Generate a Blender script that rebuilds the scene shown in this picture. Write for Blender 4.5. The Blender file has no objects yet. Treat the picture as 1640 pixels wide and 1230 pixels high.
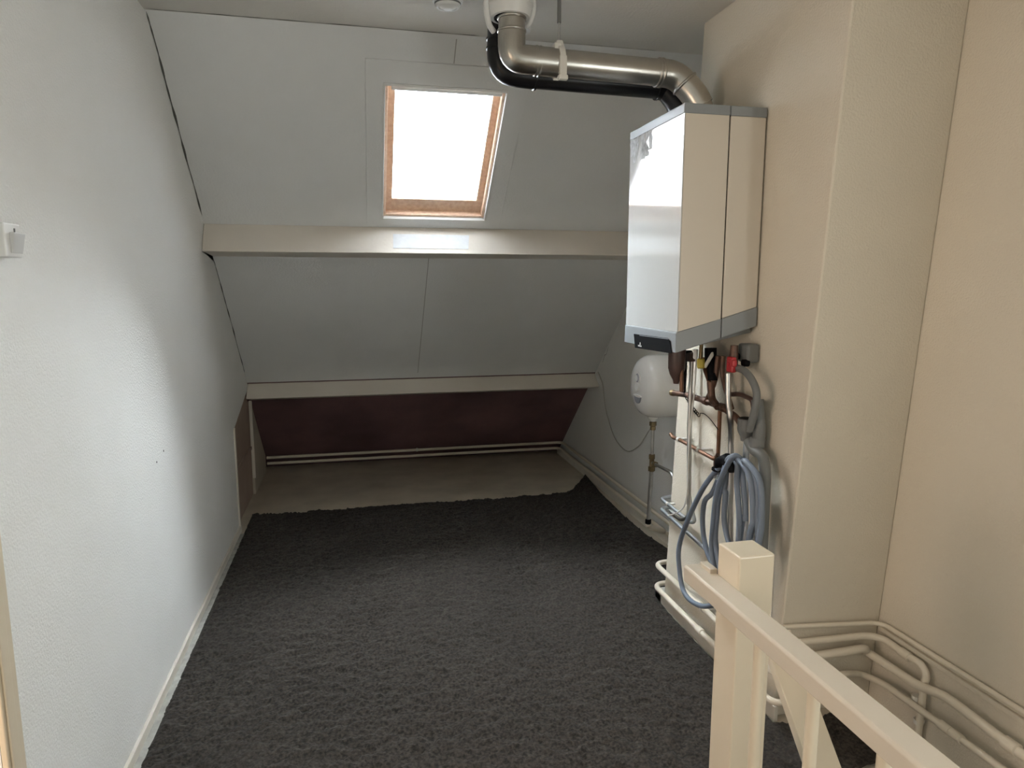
import bpy, bmesh, math, random
from mathutils import Vector, Matrix
from mathutils import noise as mnoise
random.seed(7)
sc = bpy.context.scene
C = sc.collection
V = Vector

# ---------------------------------------------------------------- camera
FPX, CXP, CYP, CAMH = 1090.0, 820.0, 615.0, 1.6
PITCH, YAW = math.radians(8.299), math.radians(12.886)
cam_d = bpy.data.cameras.new('camera')
cam = bpy.data.objects.new('camera', cam_d); C.objects.link(cam)
cam.location = (0, 0, CAMH)
FWD = V((math.sin(YAW)*math.cos(PITCH), math.cos(YAW)*math.cos(PITCH), -math.sin(PITCH)))
RGT = V((math.cos(YAW), -math.sin(YAW), 0)); UPV = RGT.cross(FWD)
cam.rotation_euler = Matrix((RGT, UPV, -FWD)).transposed().to_euler()
cam_d.sensor_fit = 'HORIZONTAL'; cam_d.sensor_width = 36.0
cam_d.lens = FPX/1640*36.0; cam_d.clip_start = 0.05; cam_d.clip_end = 60
sc.camera = cam

# ---------------------------------------------------------------- world, lamps, exposure
sc.view_settings.view_transform = 'Standard'; sc.view_settings.look = 'None'
sc.view_settings.gamma = 1; sc.view_settings.use_curve_mapping = False
sc.view_settings.exposure = 0.09
w = bpy.data.worlds.new('overcast_sky'); sc.world = w; w.use_nodes = True
bg = w.node_tree.nodes['Background']
# overcast sky: zenith about three times as bright as the horizon, darker ground below
WN, WL = w.node_tree.nodes, w.node_tree.links
wtc = WN.new('ShaderNodeTexCoord'); wsp = WN.new('ShaderNodeSeparateXYZ'); wcr = WN.new('ShaderNodeValToRGB')
wmr = WN.new('ShaderNodeMapRange'); wmr.inputs['From Min'].default_value = -1; wmr.inputs['From Max'].default_value = 1
WL.new(wtc.outputs['Generated'], wsp.inputs[0]); WL.new(wsp.outputs['Z'], wmr.inputs['Value']); WL.new(wmr.outputs['Result'], wcr.inputs[0]); WL.new(wcr.outputs[0], bg.inputs[0])
e = wcr.color_ramp.elements
e[0].position = 0.46; e[0].color = (0.10, 0.10, 0.10, 1); e[1].position = 1.0; e[1].color = (0.88, 0.94, 1.0, 1)
k = e.new(0.52); k.color = (0.30, 0.31, 0.33, 1)
bg.inputs[1].default_value = 126.0

def area(name, loc, rot, sx, sy, power, col):
    l = bpy.data.lights.new(name, 'AREA'); l.shape = 'RECTANGLE'; l.size = sx; l.size_y = sy
    l.energy = power; l.color = col
    o = bpy.data.objects.new(name, l); C.objects.link(o); o.location = loc; o.rotation_euler = rot
    return o
# unseen fill lamps added for brightness: one over the stairs, one beyond the left doorway
R90 = math.radians(90)
area('stair_fill', (1.87, -0.5, 1.35), (0, R90, 0), 1.1, 1.1, 38.0, (0.96, 1.0, 0.98))
area('doorway_fill', (-1.62, 0.9, 1.35), (0, -R90, 0), 1.5, 1.1, 37.0, (1.0, 0.80, 0.66))


# ---------------------------------------------------------------- pixel helper: a photo point on a real plane
def at(ax, val, x, y):
    d = FWD + RGT*((x-CXP)/FPX) - UPV*((y-CYP)/FPX)
    o = V((0, 0, CAMH)); t = (val-o[ax])/d[ax]
    return o + d*t
def X(val, *pts): return [at(0, val, *p) for p in pts]
def Y(val, *pts): return [at(1, val, *p) for p in pts]

# ---------------------------------------------------------------- materials
def mat(name, col, rough=0.6, metal=0.0, bump=0.0, bscale=40, var=0.0, vscale=3, coat=0.0, spec=None, detail=4, col2=None):
    m = bpy.data.materials.new(name); m.use_nodes = True
    nt = m.node_tree; N = nt.nodes; L = nt.links; b = N['Principled BSDF']
    b.inputs['Base Color'].default_value = (*col, 1); b.inputs['Roughness'].default_value = rough
    b.inputs['Metallic'].default_value = metal
    if coat: b.inputs['Coat Weight'].default_value = coat; b.inputs['Coat Roughness'].default_value = 0.04
    if spec is not None: b.inputs['Specular IOR Level'].default_value = spec
    tc = N.new('ShaderNodeTexCoord')
    if bump:
        n = N.new('ShaderNodeTexNoise'); n.inputs['Scale'].default_value = bscale; n.inputs['Detail'].default_value = detail
        L.new(tc.outputs['Object'], n.inputs['Vector'])
        bp = N.new('ShaderNodeBump'); bp.inputs['Strength'].default_value = bump; bp.inputs['Distance'].default_value = 0.01
        L.new(n.outputs['Fac'], bp.inputs['Height']); L.new(bp.outputs['Normal'], b.inputs['Normal'])
    if var or col2:
        n2 = N.new('ShaderNodeTexNoise'); n2.inputs['Scale'].default_value = vscale; n2.inputs['Detail'].default_value = 5
        L.new(tc.outputs['Object'], n2.inputs['Vector'])
        mx = N.new('ShaderNodeMix'); mx.data_type = 'RGBA'
        c2 = col2 if col2 else tuple(c*(1-var) for c in col)
        mx.inputs['A'].default_value = (*col, 1); mx.inputs['B'].default_value = (*c2, 1)
        mr = N.new('ShaderNodeMapRange'); mr.inputs['From Min'].default_value = 0.35; mr.inputs['From Max'].default_value = 0.7
        L.new(n2.outputs['Fac'], mr.inputs['Value']); L.new(mr.outputs['Result'], mx.inputs['Factor'])
        L.new(mx.outputs['Result'], b.inputs['Base Color'])
    return m
M = {}
M['wall'] = mat('painted_woodchip_wall', (0.82, 0.82, 0.795), 0.75, bump=0.35, bscale=130, var=0.03)
M['wallwarm'] = mat('cream_plaster_wall', (0.69, 0.63, 0.52), 0.8, bump=0.30, bscale=140, var=0.03)
M['slope'] = mat('painted_roof_board', (0.78, 0.785, 0.775), 0.75, bump=0.18, bscale=90, var=0.05)
M['ceil'] = mat('ceiling_paint', (0.74, 0.72, 0.67), 0.8, bump=0.15, bscale=90, var=0.04)
M['beam'] = mat('beam_cream_paint', (0.76, 0.70, 0.62), 0.45, bump=0.08, bscale=60, var=0.05)
M['cream'] = mat('cream_gloss_paint', (0.68, 0.59, 0.45), 0.28, bump=0.06, bscale=35, var=0.04)
M['creamrail'] = mat('cream_rail_paint', (0.58, 0.51, 0.41), 0.26, bump=0.06, bscale=35, var=0.05)
M['pipe'] = mat('painted_pipe', (0.76, 0.69, 0.57), 0.35, bump=0.1, bscale=60, var=0.08)
M['skirt'] = mat('skirting_paint', (0.70, 0.66, 0.58), 0.5, bump=0.15, bscale=50, var=0.12, vscale=8)
M['maroon'] = mat('bare_maroon_roof_board', (0.20, 0.105, 0.11), 0.85, bump=0.15, bscale=70, var=0.5, vscale=2)
M['subfloor'] = mat('bare_chipboard_floor', (0.60, 0.53, 0.43), 0.85, bump=0.2, bscale=80, var=0.22, vscale=4)
M['hatch'] = mat('brown_fibre_board', (0.42, 0.31, 0.25), 0.8, bump=0.1, bscale=60, var=0.2)
M['hatch2'] = mat('pale_board', (0.55, 0.49, 0.40), 0.7, bump=0.1, bscale=60, var=0.15)
M['boiler'] = mat('boiler_white_enamel', (0.60, 0.61, 0.60), 0.09, coat=0.6, spec=0.7)
M['boilerside'] = mat('boiler_side_enamel', (0.66, 0.60, 0.51), 0.32, bump=0.03, bscale=300)
M['boilergrey'] = mat('boiler_grey_plastic', (0.26, 0.28, 0.29), 0.38, bump=0.05, bscale=200)
M['black'] = mat('black_plastic', (0.006, 0.006, 0.007), 0.6, spec=0.06)
M['blackpipe'] = mat('black_flue_plastic', (0.007, 0.007, 0.009), 0.30, spec=0.35)
M['white'] = mat('white_plastic', (0.78, 0.78, 0.76), 0.35)
M['vessel'] = mat('vessel_enamel', (0.86, 0.85, 0.82), 0.22, coat=0.3, bump=0.03, bscale=30)
M['grey'] = mat('grey_pvc', (0.17, 0.175, 0.17), 0.5, bump=0.05, bscale=60, var=0.1)
M['steel'] = mat('pipe_steel', (0.60, 0.59, 0.57), 0.30, metal=1.0, bump=0.05, bscale=80, var=0.2, vscale=20)
M['zinc'] = mat('galvanised_pipe', (0.50, 0.53, 0.56), 0.38, metal=0.85, var=0.2, vscale=15)
M['alu'] = mat('aluminium_flue', (0.52, 0.50, 0.46), 0.28, metal=1.0, bump=0.06, bscale=25, var=0.16, vscale=9)
M['copper'] = mat('tarnished_copper', (0.17, 0.09, 0.06), 0.45, metal=0.5, bump=0.08, bscale=90, col2=(0.07, 0.05, 0.04), vscale=22)
M['bcopper'] = mat('brighter_copper', (0.21, 0.105, 0.06), 0.45, metal=0.6, var=0.35, vscale=18)
M['brass'] = mat('dull_brass', (0.26, 0.19, 0.10), 0.45, metal=0.8, var=0.4, vscale=30)
M['brown'] = mat('brown_siphon_plastic', (0.085, 0.045, 0.036), 0.4, var=0.3, vscale=20)
M['red'] = mat('red_tap_handle', (0.42, 0.025, 0.03), 0.4)
M['yellow'] = mat('yellow_cap', (0.50, 0.40, 0.05), 0.45)
M['hose'] = mat('blue_grey_hose', (0.165, 0.20, 0.255), 0.42, bump=0.05, bscale=60, var=0.18, vscale=10)
M['cable'] = mat('grey_cable', (0.52, 0.50, 0.46), 0.5)
M['palepatch'] = mat('pale_blue_white', (0.80, 0.82, 0.84), 0.5, var=0.12, vscale=25)
M['tear'] = mat('torn_label_residue', (0.60, 0.62, 0.63), 0.7, var=0.35, vscale=60)
M['crack'] = mat('crack_dark', (0.10, 0.10, 0.09), 0.9)  # dark tone of the wall and ceiling cracks
M['clip'] = mat('white_pipe_clip', (0.72, 0.70, 0.64), 0.45)
M['anthracite'] = mat('grey_roof_flashing', (0.05, 0.05, 0.055), 0.7)

def pine():
    m = mat('varnished_pine', (0.62, 0.41, 0.27), 0.38)
    nt = m.node_tree; N = nt.nodes; L = nt.links; b = N['Principled BSDF']
    tc = N.new('ShaderNodeTexCoord'); mp = N.new('ShaderNodeMapping'); mp.inputs['Scale'].default_value = (8, 8, 8)
    n = N.new('ShaderNodeTexNoise'); n.inputs['Scale'].default_value = 6; n.inputs['Detail'].default_value = 6
    L.new(tc.outputs['Object'], mp.inputs[0]); L.new(mp.outputs[0], n.inputs['Vector'])
    r = N.new('ShaderNodeValToRGB'); r.color_ramp.elements[0].color = (0.66, 0.44, 0.31, 1); r.color_ramp.elements[1].color = (0.78, 0.58, 0.43, 1)
    r.color_ramp.elements[0].position = 0.35; r.color_ramp.elements[1].position = 0.65
    L.new(n.outputs['Fac'], r.inputs[0]); L.new(r.outputs[0], b.inputs['Base Color'])
    return m
M['pine'] = pine()

def carpet_mat():
    m = mat('charcoal_shag', (0.022, 0.021, 0.021), 0.95, spec=0.15)
    nt = m.node_tree; N = nt.nodes; L = nt.links; b = N['Principled BSDF']
    tc = N.new('ShaderNodeTexCoord')
    n = N.new('ShaderNodeTexNoise'); n.inputs['Scale'].default_value = 85; n.inputs['Detail'].default_value = 4
    n3 = N.new('ShaderNodeTexNoise'); n3.inputs['Scale'].default_value = 2.2; n3.inputs['Detail'].default_value = 4
    L.new(tc.outputs['Object'], n.inputs['Vector']); L.new(tc.outputs['Object'], n3.inputs['Vector'])
    r = N.new('ShaderNodeValToRGB'); r.color_ramp.elements[0].color = (0.018, 0.015, 0.013, 1); r.color_ramp.elements[1].color = (0.078, 0.064, 0.052, 1)
    r.color_ramp.elements[0].position = 0.35; r.color_ramp.elements[1].position = 0.72
    L.new(n.outputs['Fac'], r.inputs[0])
    mx = N.new('ShaderNodeMix'); mx.data_type = 'RGBA'; mx.blend_type = 'MULTIPLY'; mx.inputs['Factor'].default_value = 0.5
    L.new(r.outputs[0], mx.inputs['A']); L.new(n3.outputs['Fac'], mx.inputs['B'])
    L.new(mx.outputs['Result'], b.inputs['Base Color'])
    b.inputs['Sheen Weight'].default_value = 0.05; b.inputs['Sheen Roughness'].default_value = 0.6
    bp = N.new('ShaderNodeBump'); bp.inputs['Strength'].default_value = 0.8; bp.inputs['Distance'].default_value = 0.006
    L.new(n.outputs['Fac'], bp.inputs['Height']); L.new(bp.outputs['Normal'], b.inputs['Normal'])
    return m
M['carpet'] = carpet_mat()

def glass():
    m = bpy.data.materials.new('window_glass'); m.use_nodes = True
    nt = m.node_tree; N = nt.nodes; L = nt.links; N.clear()
    out = N.new('ShaderNodeOutputMaterial'); mx = N.new('ShaderNodeMixShader'); fr = N.new('ShaderNodeFresnel')
    tr = N.new('ShaderNodeBsdfTransparent'); gl = N.new('ShaderNodeBsdfGlossy')
    tr.inputs[0].default_value = (0.97, 0.985, 0.98, 1); gl.inputs['Roughness'].default_value = 0.01; fr.inputs['IOR'].default_value = 1.45
    tl = N.new('ShaderNodeBsdfTranslucent'); tl.inputs[0].default_value = (0.95, 0.97, 1.0, 1); m2 = N.new('ShaderNodeMixShader'); m2.inputs[0].default_value = 0.30
    L.new(tr.outputs[0], m2.inputs[1]); L.new(tl.outputs[0], m2.inputs[2]); tr = m2
    L.new(fr.outputs[0], mx.inputs[0]); L.new(tr.outputs[0], mx.inputs[1]); L.new(gl.outputs[0], mx.inputs[2]); L.new(mx.outputs[0], out.inputs[0])
    return m
M['glass'] = glass()

# ---------------------------------------------------------------- mesh helpers
def obj(name, bm, m, parent=None, smooth=False, bevel=0.0, seg=2):
    bmesh.ops.recalc_face_normals(bm, faces=bm.faces)
    me = bpy.data.meshes.new(name); bm.to_mesh(me); bm.free()
    me.materials.append(m)
    if smooth:
        for p in me.polygons: p.use_smooth = True
        try: me.set_sharp_from_angle(angle=math.radians(50))
        except Exception: pass
    o = bpy.data.objects.new(name, me); C.objects.link(o)
    if parent is not None: o.parent = parent
    if bevel:
        b = o.modifiers.new('bevel', 'BEVEL'); b.width = bevel; b.segments = seg; b.limit_method = 'ANGLE'; b.angle_limit = math.radians(35)
    return o
def rebase(root):
    return root
def thing(name, label, cat, group=None, loc=(0, 0, 0)):
    o = bpy.data.objects.new(name, None); C.objects.link(o); o.empty_display_size = 0.05
    o['label'] = label; o['category'] = cat
    if group: o['group'] = group
    o.location = loc
    return o
def tag(o, label, cat, group=None):
    o['label'] = label; o['category'] = cat
    if group: o['group'] = group
    return o
def struct(o): o['kind'] = 'structure'; return o
def poly_prism(bm, pts, ext):
    """closed polygon (list of Vectors) extruded by vector ext"""
    a = [bm.verts.new(p) for p in pts]; b = [bm.verts.new(V(p)+ext) for p in pts]
    n = len(pts); bm.faces.new(a); bm.faces.new(b[::-1])
    for i in range(n): bm.faces.new((a[i], a[(i+1) % n], b[(i+1) % n], b[i]))
    return bm
def box(bm, lo, hi):
    return poly_prism(bm, [V((lo[0], lo[1], lo[2])), V((hi[0], lo[1], lo[2])), V((hi[0], hi[1], lo[2])), V((lo[0], hi[1], lo[2]))], V((0, 0, hi[2]-lo[2])))
def B(lo, hi): return box(bmesh.new(), lo, hi)
def hexa(bm, p):
    v = [bm.verts.new(q) for q in p]
    for f in ((0,1,2,3), (4,5,6,7), (0,1,5,4), (1,2,6,5), (2,3,7,6), (3,0,4,7)): bm.faces.new([v[i] for i in f])
    return bm
def fillet(pts, r, n=7):
    pts = [V(p) for p in pts]
    if r <= 0 or len(pts) < 3: return pts
    out = [pts[0]]
    for i in range(1, len(pts)-1):
        a, b, c = pts[i-1], pts[i], pts[i+1]
        d1, d2 = (a-b), (c-b); l1, l2 = d1.length, d2.length
        rr = min(r, l1*0.48, l2*0.48)
        if rr < 1e-5: out.append(b); continue
        p1 = b+d1.normalized()*rr; p2 = b+d2.normalized()*rr
        for k in range(n+1):
            t = k/n; out.append(p1*(1-t)**2 + b*2*t*(1-t) + p2*t*t)
    out.append(pts[-1]); return out
def catmull(pts, n=8, closed=False):
    pts = [V(p) for p in pts]
    P = ([pts[-1]]+pts+[pts[0], pts[1]]) if closed else ([pts[0]*2-pts[1]]+pts+[pts[-1]*2-pts[-2]])
    out = []
    for i in range(1, len(P)-2):
        a, b, c, d = P[i-1:i+3]
        for k in range(n):
            t = k/n
            out.append(0.5*((2*b)+(c-a)*t+(2*a-5*b+4*c-d)*t*t+(3*b-a-3*c+d)*t**3))
    out.append(P[-2]); return out
def sweep(bm, pts, r, seg=14, radii=None, cap=True):
    pts = [V(p) for p in pts]
    q = [pts[0]]; rr = [radii[0] if radii else r]
    for i, p in enumerate(pts[1:], 1):
        if (p-q[-1]).length > 1e-5 or radii: q.append(p); rr.append(radii[i] if radii else r)
    pts = q; n = len(pts)
    T = []
    for i in range(n):
        d = (pts[min(i+1, n-1)]-pts[max(i-1, 0)])
        T.append(d.normalized() if d.length > 1e-7 else (T[-1] if T else V((0,0,1))))
    u = T[0].orthogonal().normalized(); rings = []
    for i in range(n):
        u = (u - T[i]*u.dot(T[i])); u = u.normalized() if u.length > 1e-6 else T[i].orthogonal().normalized()
        v = T[i].cross(u)
        rings.append([bm.verts.new(pts[i]+(u*math.cos(2*math.pi*k/seg)+v*math.sin(2*math.pi*k/seg))*rr[i]) for k in range(seg)])
    for i in range(n-1):
        for k in range(seg):
            bm.faces.new((rings[i][k], rings[i][(k+1) % seg], rings[i+1][(k+1) % seg], rings[i+1][k]))
    if cap: bm.faces.new(rings[0][::-1]); bm.faces.new(rings[-1])
    return bm
def tube(pts, r, f=0.03, seg=14): return sweep(bmesh.new(), fillet(pts, f), r, seg)
def cyl(p, q, r, seg=20, bm=None): return sweep(bm or bmesh.new(), [p, q], r, seg)
def lathe(o, axis, prof, seg=32, bm=None):
    """prof: list of (distance along axis, radius)"""
    o = V(o); ax = V(axis).normalized()
    bm = bm or bmesh.new()
    return sweep(bm, [o+ax*d for d, _ in prof], 0, seg, radii=[max(r, 1e-4) for _, r in prof])
def lathe_n(o, axis, prof, seg=32):
    """lathe with constant frame (profile may fold back)"""
    bm = bmesh.new(); o = V(o); ax = V(axis).normalized(); u = ax.orthogonal().normalized(); v = ax.cross(u); rings = []
    for d, r in prof:
        r = max(r, 1e-4); rings.append([bm.verts.new(o+ax*d+(u*math.cos(2*math.pi*k/seg)+v*math.sin(2*math.pi*k/seg))*r) for k in range(seg)])
    for a, b in zip(rings, rings[1:]):
        for k in range(seg): bm.faces.new((a[k], a[(k+1) % seg], b[(k+1) % seg], b[k]))
    bm.faces.new(rings[0][::-1]); bm.faces.new(rings[-1]); return bm
def clip_bm(p, axis, r, wall_dir):
    """a saddle clip round a pipe: ring plus stub to the wall"""
    bm = bmesh.new(); ax = V(axis).normalized(); p = V(p)
    sweep(bm, [p-ax*0.008, p+ax*0.008], r*1.28, 16)
    wd = V(wall_dir).normalized(); sd = ax.cross(wd).normalized()
    a = p; L_ = V(wall_dir).length
    poly_prism(bm, [a-ax*0.006-sd*r*0.6, a+ax*0.006-sd*r*0.6, a+ax*0.006+sd*r*0.6, a-ax*0.006+sd*r*0.6], wd*L_)
    return bm

# ---------------------------------------------------------------- room dimensions
XL, XR = -0.785, 1.885
ZC = 2.69
YC = 3.165                       # where slope meets flat ceiling
K = 0.882                        # roof slope dz/dy
def zs(y): return ZC-(y-YC)*K
YE = YC+ZC/K                     # eaves (6.215)
SN = V((0, -K, -1)).normalized() # inward normal of slope
SD = V((0, 1, -K)).normalized()  # down the slope
def S(x, y, off=0.0): return V((x, y, zs(y)))+SN*off
LEAN = 0.073

# ---------------------------------------------------------------- floor
bm = bmesh.new()
poly_prism(bm, [V((XL-0.9, -2.2, -0.03)), V((0.99, -2.2, -0.03)), V((0.99, 1.74, -0.03)), V((XR+0.1, 1.74, -0.03)), V((XR+0.1, YE+0.1, -0.03)), V((XL-0.9, YE+0.1, -0.03))], V((0, 0, 0.03)))
struct(obj('floor', bm, M['subfloor']))
# left wall (vertical, with the back corner cut away below the lower beam)
bm = poly_prism(bmesh.new(), [V((XL, -2.2, 0)), V((XL, 0.72, 0)), V((XL, 0.72, 2.05)), V((XL, 1.565, 2.05)), V((XL, 1.565, 0)), V((XL, 4.565, 0)), V((XL, 4.565, 0.68)), V((XL, 5.02, 0.80)), V((XL, 5.26, zs(5.26)+0.02)), V((XL, YC, ZC+0.02)), V((XL, -2.2, ZC+0.02))], V((-0.1, 0, 0)))
struct(obj('wall_left', bm, M['wall']))
bm = poly_prism(bmesh.new(), [V((XR, -2.2, -2.2)), V((XR, 2.4, -2.2)), V((XR, 2.4, ZC+0.02)), V((XR, -2.2, ZC+0.02))], V((0.1, 0, 0)))
struct(obj('wall_right', bm, M['wallwarm']))
bm = poly_prism(bmesh.new(), [V((XR, 2.4, 0)), V((XR, YE+0.02, 0)), V((XR, YE+0.02, 0.02)), V((XR, YC, ZC+0.02)), V((XR, 2.4, ZC+0.02))], V((0.1, 0, 0)))
struct(obj('wall_right_far', bm, M['wall']))
struct(obj('floor_lower', B((0.9, -2.3, -2.25), (XR+0.1, 1.9, -2.2)), M['subfloor']))
struct(obj('wall_outer', B((XL-0.95, -2.3, -0.03), (XL-0.9, YE+0.1, ZC+0.1)), M['wall']))
struct(obj('wall_behind', B((XL-0.95, -2.3, -2.2), (XR+0.1, -2.2, ZC+0.05)), M['wall']))
struct(obj('ceiling', poly_prism(bmesh.new(), [V((XL-0.95, -2.3, ZC)), V((XR+0.1, -2.3, ZC)), V((XR+0.1, YC+0.02, ZC)), V((XL-0.95, YC+0.02, ZC))], V((0, 0, 0.1))), M['ceil']))
# sloping back wall with the rooflight opening
WX0, WX1, WY0, WY1 = 0.158, 0.752, 3.352, 3.986
YM = 5.20                        # lower beam: below it the bare boards start
def slab(x0, x1, y0, y1, bm, th=0.035): return poly_prism(bm, [S(x0, y0), S(x1, y0), S(x1, y1), S(x0, y1)], -SN*th)
bm = bmesh.new()
slab(XL-0.95, WX0, YC-0.06, YM, bm); slab(WX1, XR+0.1, YC-0.06, YM, bm)
slab(WX0, WX1, YC-0.02, WY0, bm); slab(WX0, WX1, WY1, YM, bm)
struct(obj('wall_slope', bm, M['slope']))
bm = bmesh.new(); slab(XL-0.95, XR+0.1, YM, YE+0.03, bm)
struct(obj('wall_eaves', bm, M['maroon']))
# board joints in the roof lining
def joint(name, p, q, wd=0.0022, m='crack', side=V((1, 0, 0)), n=SN):
    bm = bmesh.new(); poly_prism(bm, [p-side*wd, p+side*wd, q+side*wd, q-side*wd], n*0.0012); return struct(obj(name, bm, M[m]))
M['seam'] = mat('board_seam', (0.40, 0.39, 0.37), 0.9)
joint('trim_1', S(0.475, 3.18), S(0.475, 3.266), 0.0022, 'seam')
joint('trim_2', S(0.445, 4.22), S(0.445, 5.15), 0.0022, 'seam')
# ragged settlement crack between left wall and slope, and along the ceiling joint
def crack(name, pts, w0, side, n):
    bm = bmesh.new(); prev = None; N_ = len(pts)
    for i, p in enumerate(pts):
        wd = w0*(0.25+1.1*abs(mnoise.noise(V((i*0.31, 1.7, 0.3)))))*(1 if 0 < i < N_-1 else 0.1)
        a = bm.verts.new(p-side*wd+n*0.0012); b = bm.verts.new(p+side*wd+n*0.0012)
        if prev: bm.faces.new((prev[0], a, b, prev[1]))
        prev = (a, b)
    return struct(obj(name, bm, M['crack']))
pts = [V((XL+0.006+0.004*mnoise.noise(V((y*5, 0, 0))), y, zs(y))) for y in [3.17+i*0.02 for i in range(42)]]
crack('trim_3', pts, 0.0065, V((1, 0, 0)), SN)
pts = [V((XL+0.004+0.003*mnoise.noise(V((y*5, 0, 2))), y, zs(y))) for y in [4.24+i*0.02 for i in range(44)]]
crack('trim_4', pts, 0.004, V((1, 0, 0)), SN)
pts = [V((x, YC-0.012+0.004*mnoise.noise(V((x*3, 4, 0))), ZC)) for x in [XL+0.01+i*0.03 for i in range(46)]]
crack('trim_5', pts, 0.005, V((0, 1, 0)), V((0, 0, -1)))
pts = [V((x, YC-0.012+0.004*mnoise.noise(V((x*3, 9, 0))), ZC)) for x in [0.85+i*0.03 for i in range(20)]]
crack('trim_6', pts, 0.0022, V((0, 1, 0)), V((0, 0, -1)))
# cracked plaster corner on the right wall under the slope
pts = [V((XR-0.0015, y, z)) for y, z in ((4.90, 1.14), (4.93, 1.10), (4.95, 1.07), (4.99, 1.055), (5.02, 1.01), (5.04, 0.985))]
crack('trim_7', pts, 0.006, V((0, 0.5, 0.5)), V((-1, 0, 0)))

# chimney breast (leans towards the viewer as it rises)
def brk(x, y, z): return V((x, y-LEAN*(z-0.4), z))
Y0, Y1 = 2.035, 2.965
bm = bmesh.new()
hexa(bm, [brk(1.47, Y0, 0.0), brk(XR, Y0, 0.0), brk(XR, Y1, 0.0), brk(1.47, Y1, 0.0), brk(1.47, Y0, ZC), brk(XR, Y0, ZC), brk(XR, Y1, ZC), brk(1.47, Y1, ZC)])
struct(obj('wall_chimney', bm, M['wallwarm'], bevel=0.006))

# crawl space behind the cut corner: boards continuing the left wall
bm = poly_prism(bmesh.new(), [V((XL-0.03, 4.5, 0)), V((XL-0.03, 5.42, 0)), V((XL-0.03, 5.42, 0.70)), V((XL-0.03, 5.1, 0.92)), V((XL-0.03, 4.5, 0.92))], V((-0.02, 0, 0)))
struct(obj('wall_crawlspace', bm, M['hatch']))
bm = B((XL-0.028, 4.58, 0.365), (XL-0.015, 5.36, 0.385))
struct(obj('trim_8', bm, M['hatch']))
bm = poly_prism(bmesh.new(), [V((XL-0.012, 5.40, 0.0)), V((XL-0.012, 6.05, 0.0)), V((XL-0.012, 6.05, 0.14)), V((XL-0.012, 5.40, 0.72))], V((-0.06, 0, 0)))
struct(obj('wall_kneeboard', bm, M['hatch2']))
struct(obj('trim_9', B((XL-0.025, 5.385, 0.13), (XL-0.004, 5.405, 0.74)), M['beam']))
struct(obj('trim_10', B((XL-0.012, 4.545, 0.0), (XL+0.008, 4.572, 0.69)), M['beam']))

# ---------------------------------------------------------------- beams (purlins)
def beam(label, prof, x0, x1, chr_=0.0):
    bm = bmesh.new(); poly_prism(bm, [V((x0, y, z)) for y, z in prof], V((x1-x0, 0, 0)))
    return tag(obj('roof_beam', bm, M['beam'], bevel=0.006), label, 'beam')
beam('cream painted roof beam crossing the sloping wall directly under the skylight', [(4.03, zs(4.03)), (3.935, 1.775), (4.25, 1.758), (4.25, zs(4.25)+0.01)], XL+0.002, XR-0.002)
beam('lower cream painted roof beam above the dark maroon eaves recess', [(5.207, zs(5.207)), (5.09, 0.792), (5.33, 0.745), (5.33, zs(5.33)+0.01)], XL+0.002, XR-0.002)
# pale blue-white rectangle laid on the upper beam
fa, fb = V((0, 4.03, zs(4.03))), V((0, 3.935, 1.775)); fd = (fb-fa); fn = V((0, fd.z, -fd.y)).normalized()
if fn.y > 0: fn = -fn
p0 = V((0.222, 0, 0))+fa+fd*0.28+fn*0.0006; p1 = V((0.222, 0, 0))+fa+fd*0.82+fn*0.0006; dx = V((0.437, 0, 0))
bm = poly_prism(bmesh.new(), [p0, p0+dx, p1+dx*0.97, p1+V((-0.004, 0, 0))], fn*0.0016)
tag(obj('beam_patch', bm, M['palepatch']), 'pale blue-white rectangle on the face of the upper beam', 'sheet')

# ---------------------------------------------------------------- rooflight
win = bpy.data.objects.new('window_1', None); C.objects.link(win); win['kind'] = 'structure'
def ring(outer, inner, o0, o1, name, m, parent, bevel=0.0):
    """rectangular frame in slope coords; outer/inner=(x0,x1,y0,y1); o0..o1 offsets along SN"""
    bm = bmesh.new(); a, b = outer, inner
    def q(r): return [(r[0], r[2]), (r[1], r[2]), (r[1], r[3]), (r[0], r[3])]
    A, Bq = q(a), q(b)
    v = {}
    for key, R in (('o', A), ('i', Bq)):
        for lv, off in ((0, o0), (1, o1)):
            v[key, lv] = [bm.verts.new(S(x, y, off)) for x, y in R]
    for i in range(4):
        j = (i+1) % 4
        bm.faces.new((v['o', 0][i], v['o', 0][j], v['o', 1][j], v['o', 1][i]))
        bm.faces.new((v['i', 0][i], v['i', 0][j], v['i', 1][j], v['i', 1][i]))
        bm.faces.new((v['o', 0][i], v['o', 0][j], v['i', 0][j], v['i', 0][i]))
        bm.faces.new((v['o', 1][i], v['o', 1][j], v['i', 1][j], v['i', 1][i]))
    return obj(name, bm, m, parent, bevel=bevel)
W = (WX0, WX1, WY0, WY1)
def inset(r, d, dt=None, db=None): return (r[0]+d, r[1]-d, r[2]+(d if dt is None else dt), r[3]-(d if db is None else db))
ring((0.078, 0.842, 3.268, 4.020), W, 0.0, 0.007, 'casing', M['slope'], win, 0.002)
ring(W, inset(W, 0.010), -0.035, 0.010, 'lining', M['white'], win, 0.002)
W2 = inset(W, 0.010)
ring(W2, inset(W2, 0.014, 0.006, 0.010), -0.078, -0.012, 'window_frame', M['pine'], win, 0.002)
W3 = inset(W2, 0.010, 0.004, 0.008)
ring(W3, inset(W3, 0.040, 0.012, 0.062), -0.080, -0.050, 'sash', M['pine'], win, 0.003)
W4 = inset(W3, 0.036, 0.006, 0.058)
bm = bmesh.new(); poly_prism(bm, [S(W4[0], W4[2], -0.064), S(W4[1], W4[2], -0.064), S(W4[1], W4[3], -0.064), S(W4[0], W4[3], -0.064)], -SN*0.004)
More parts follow.
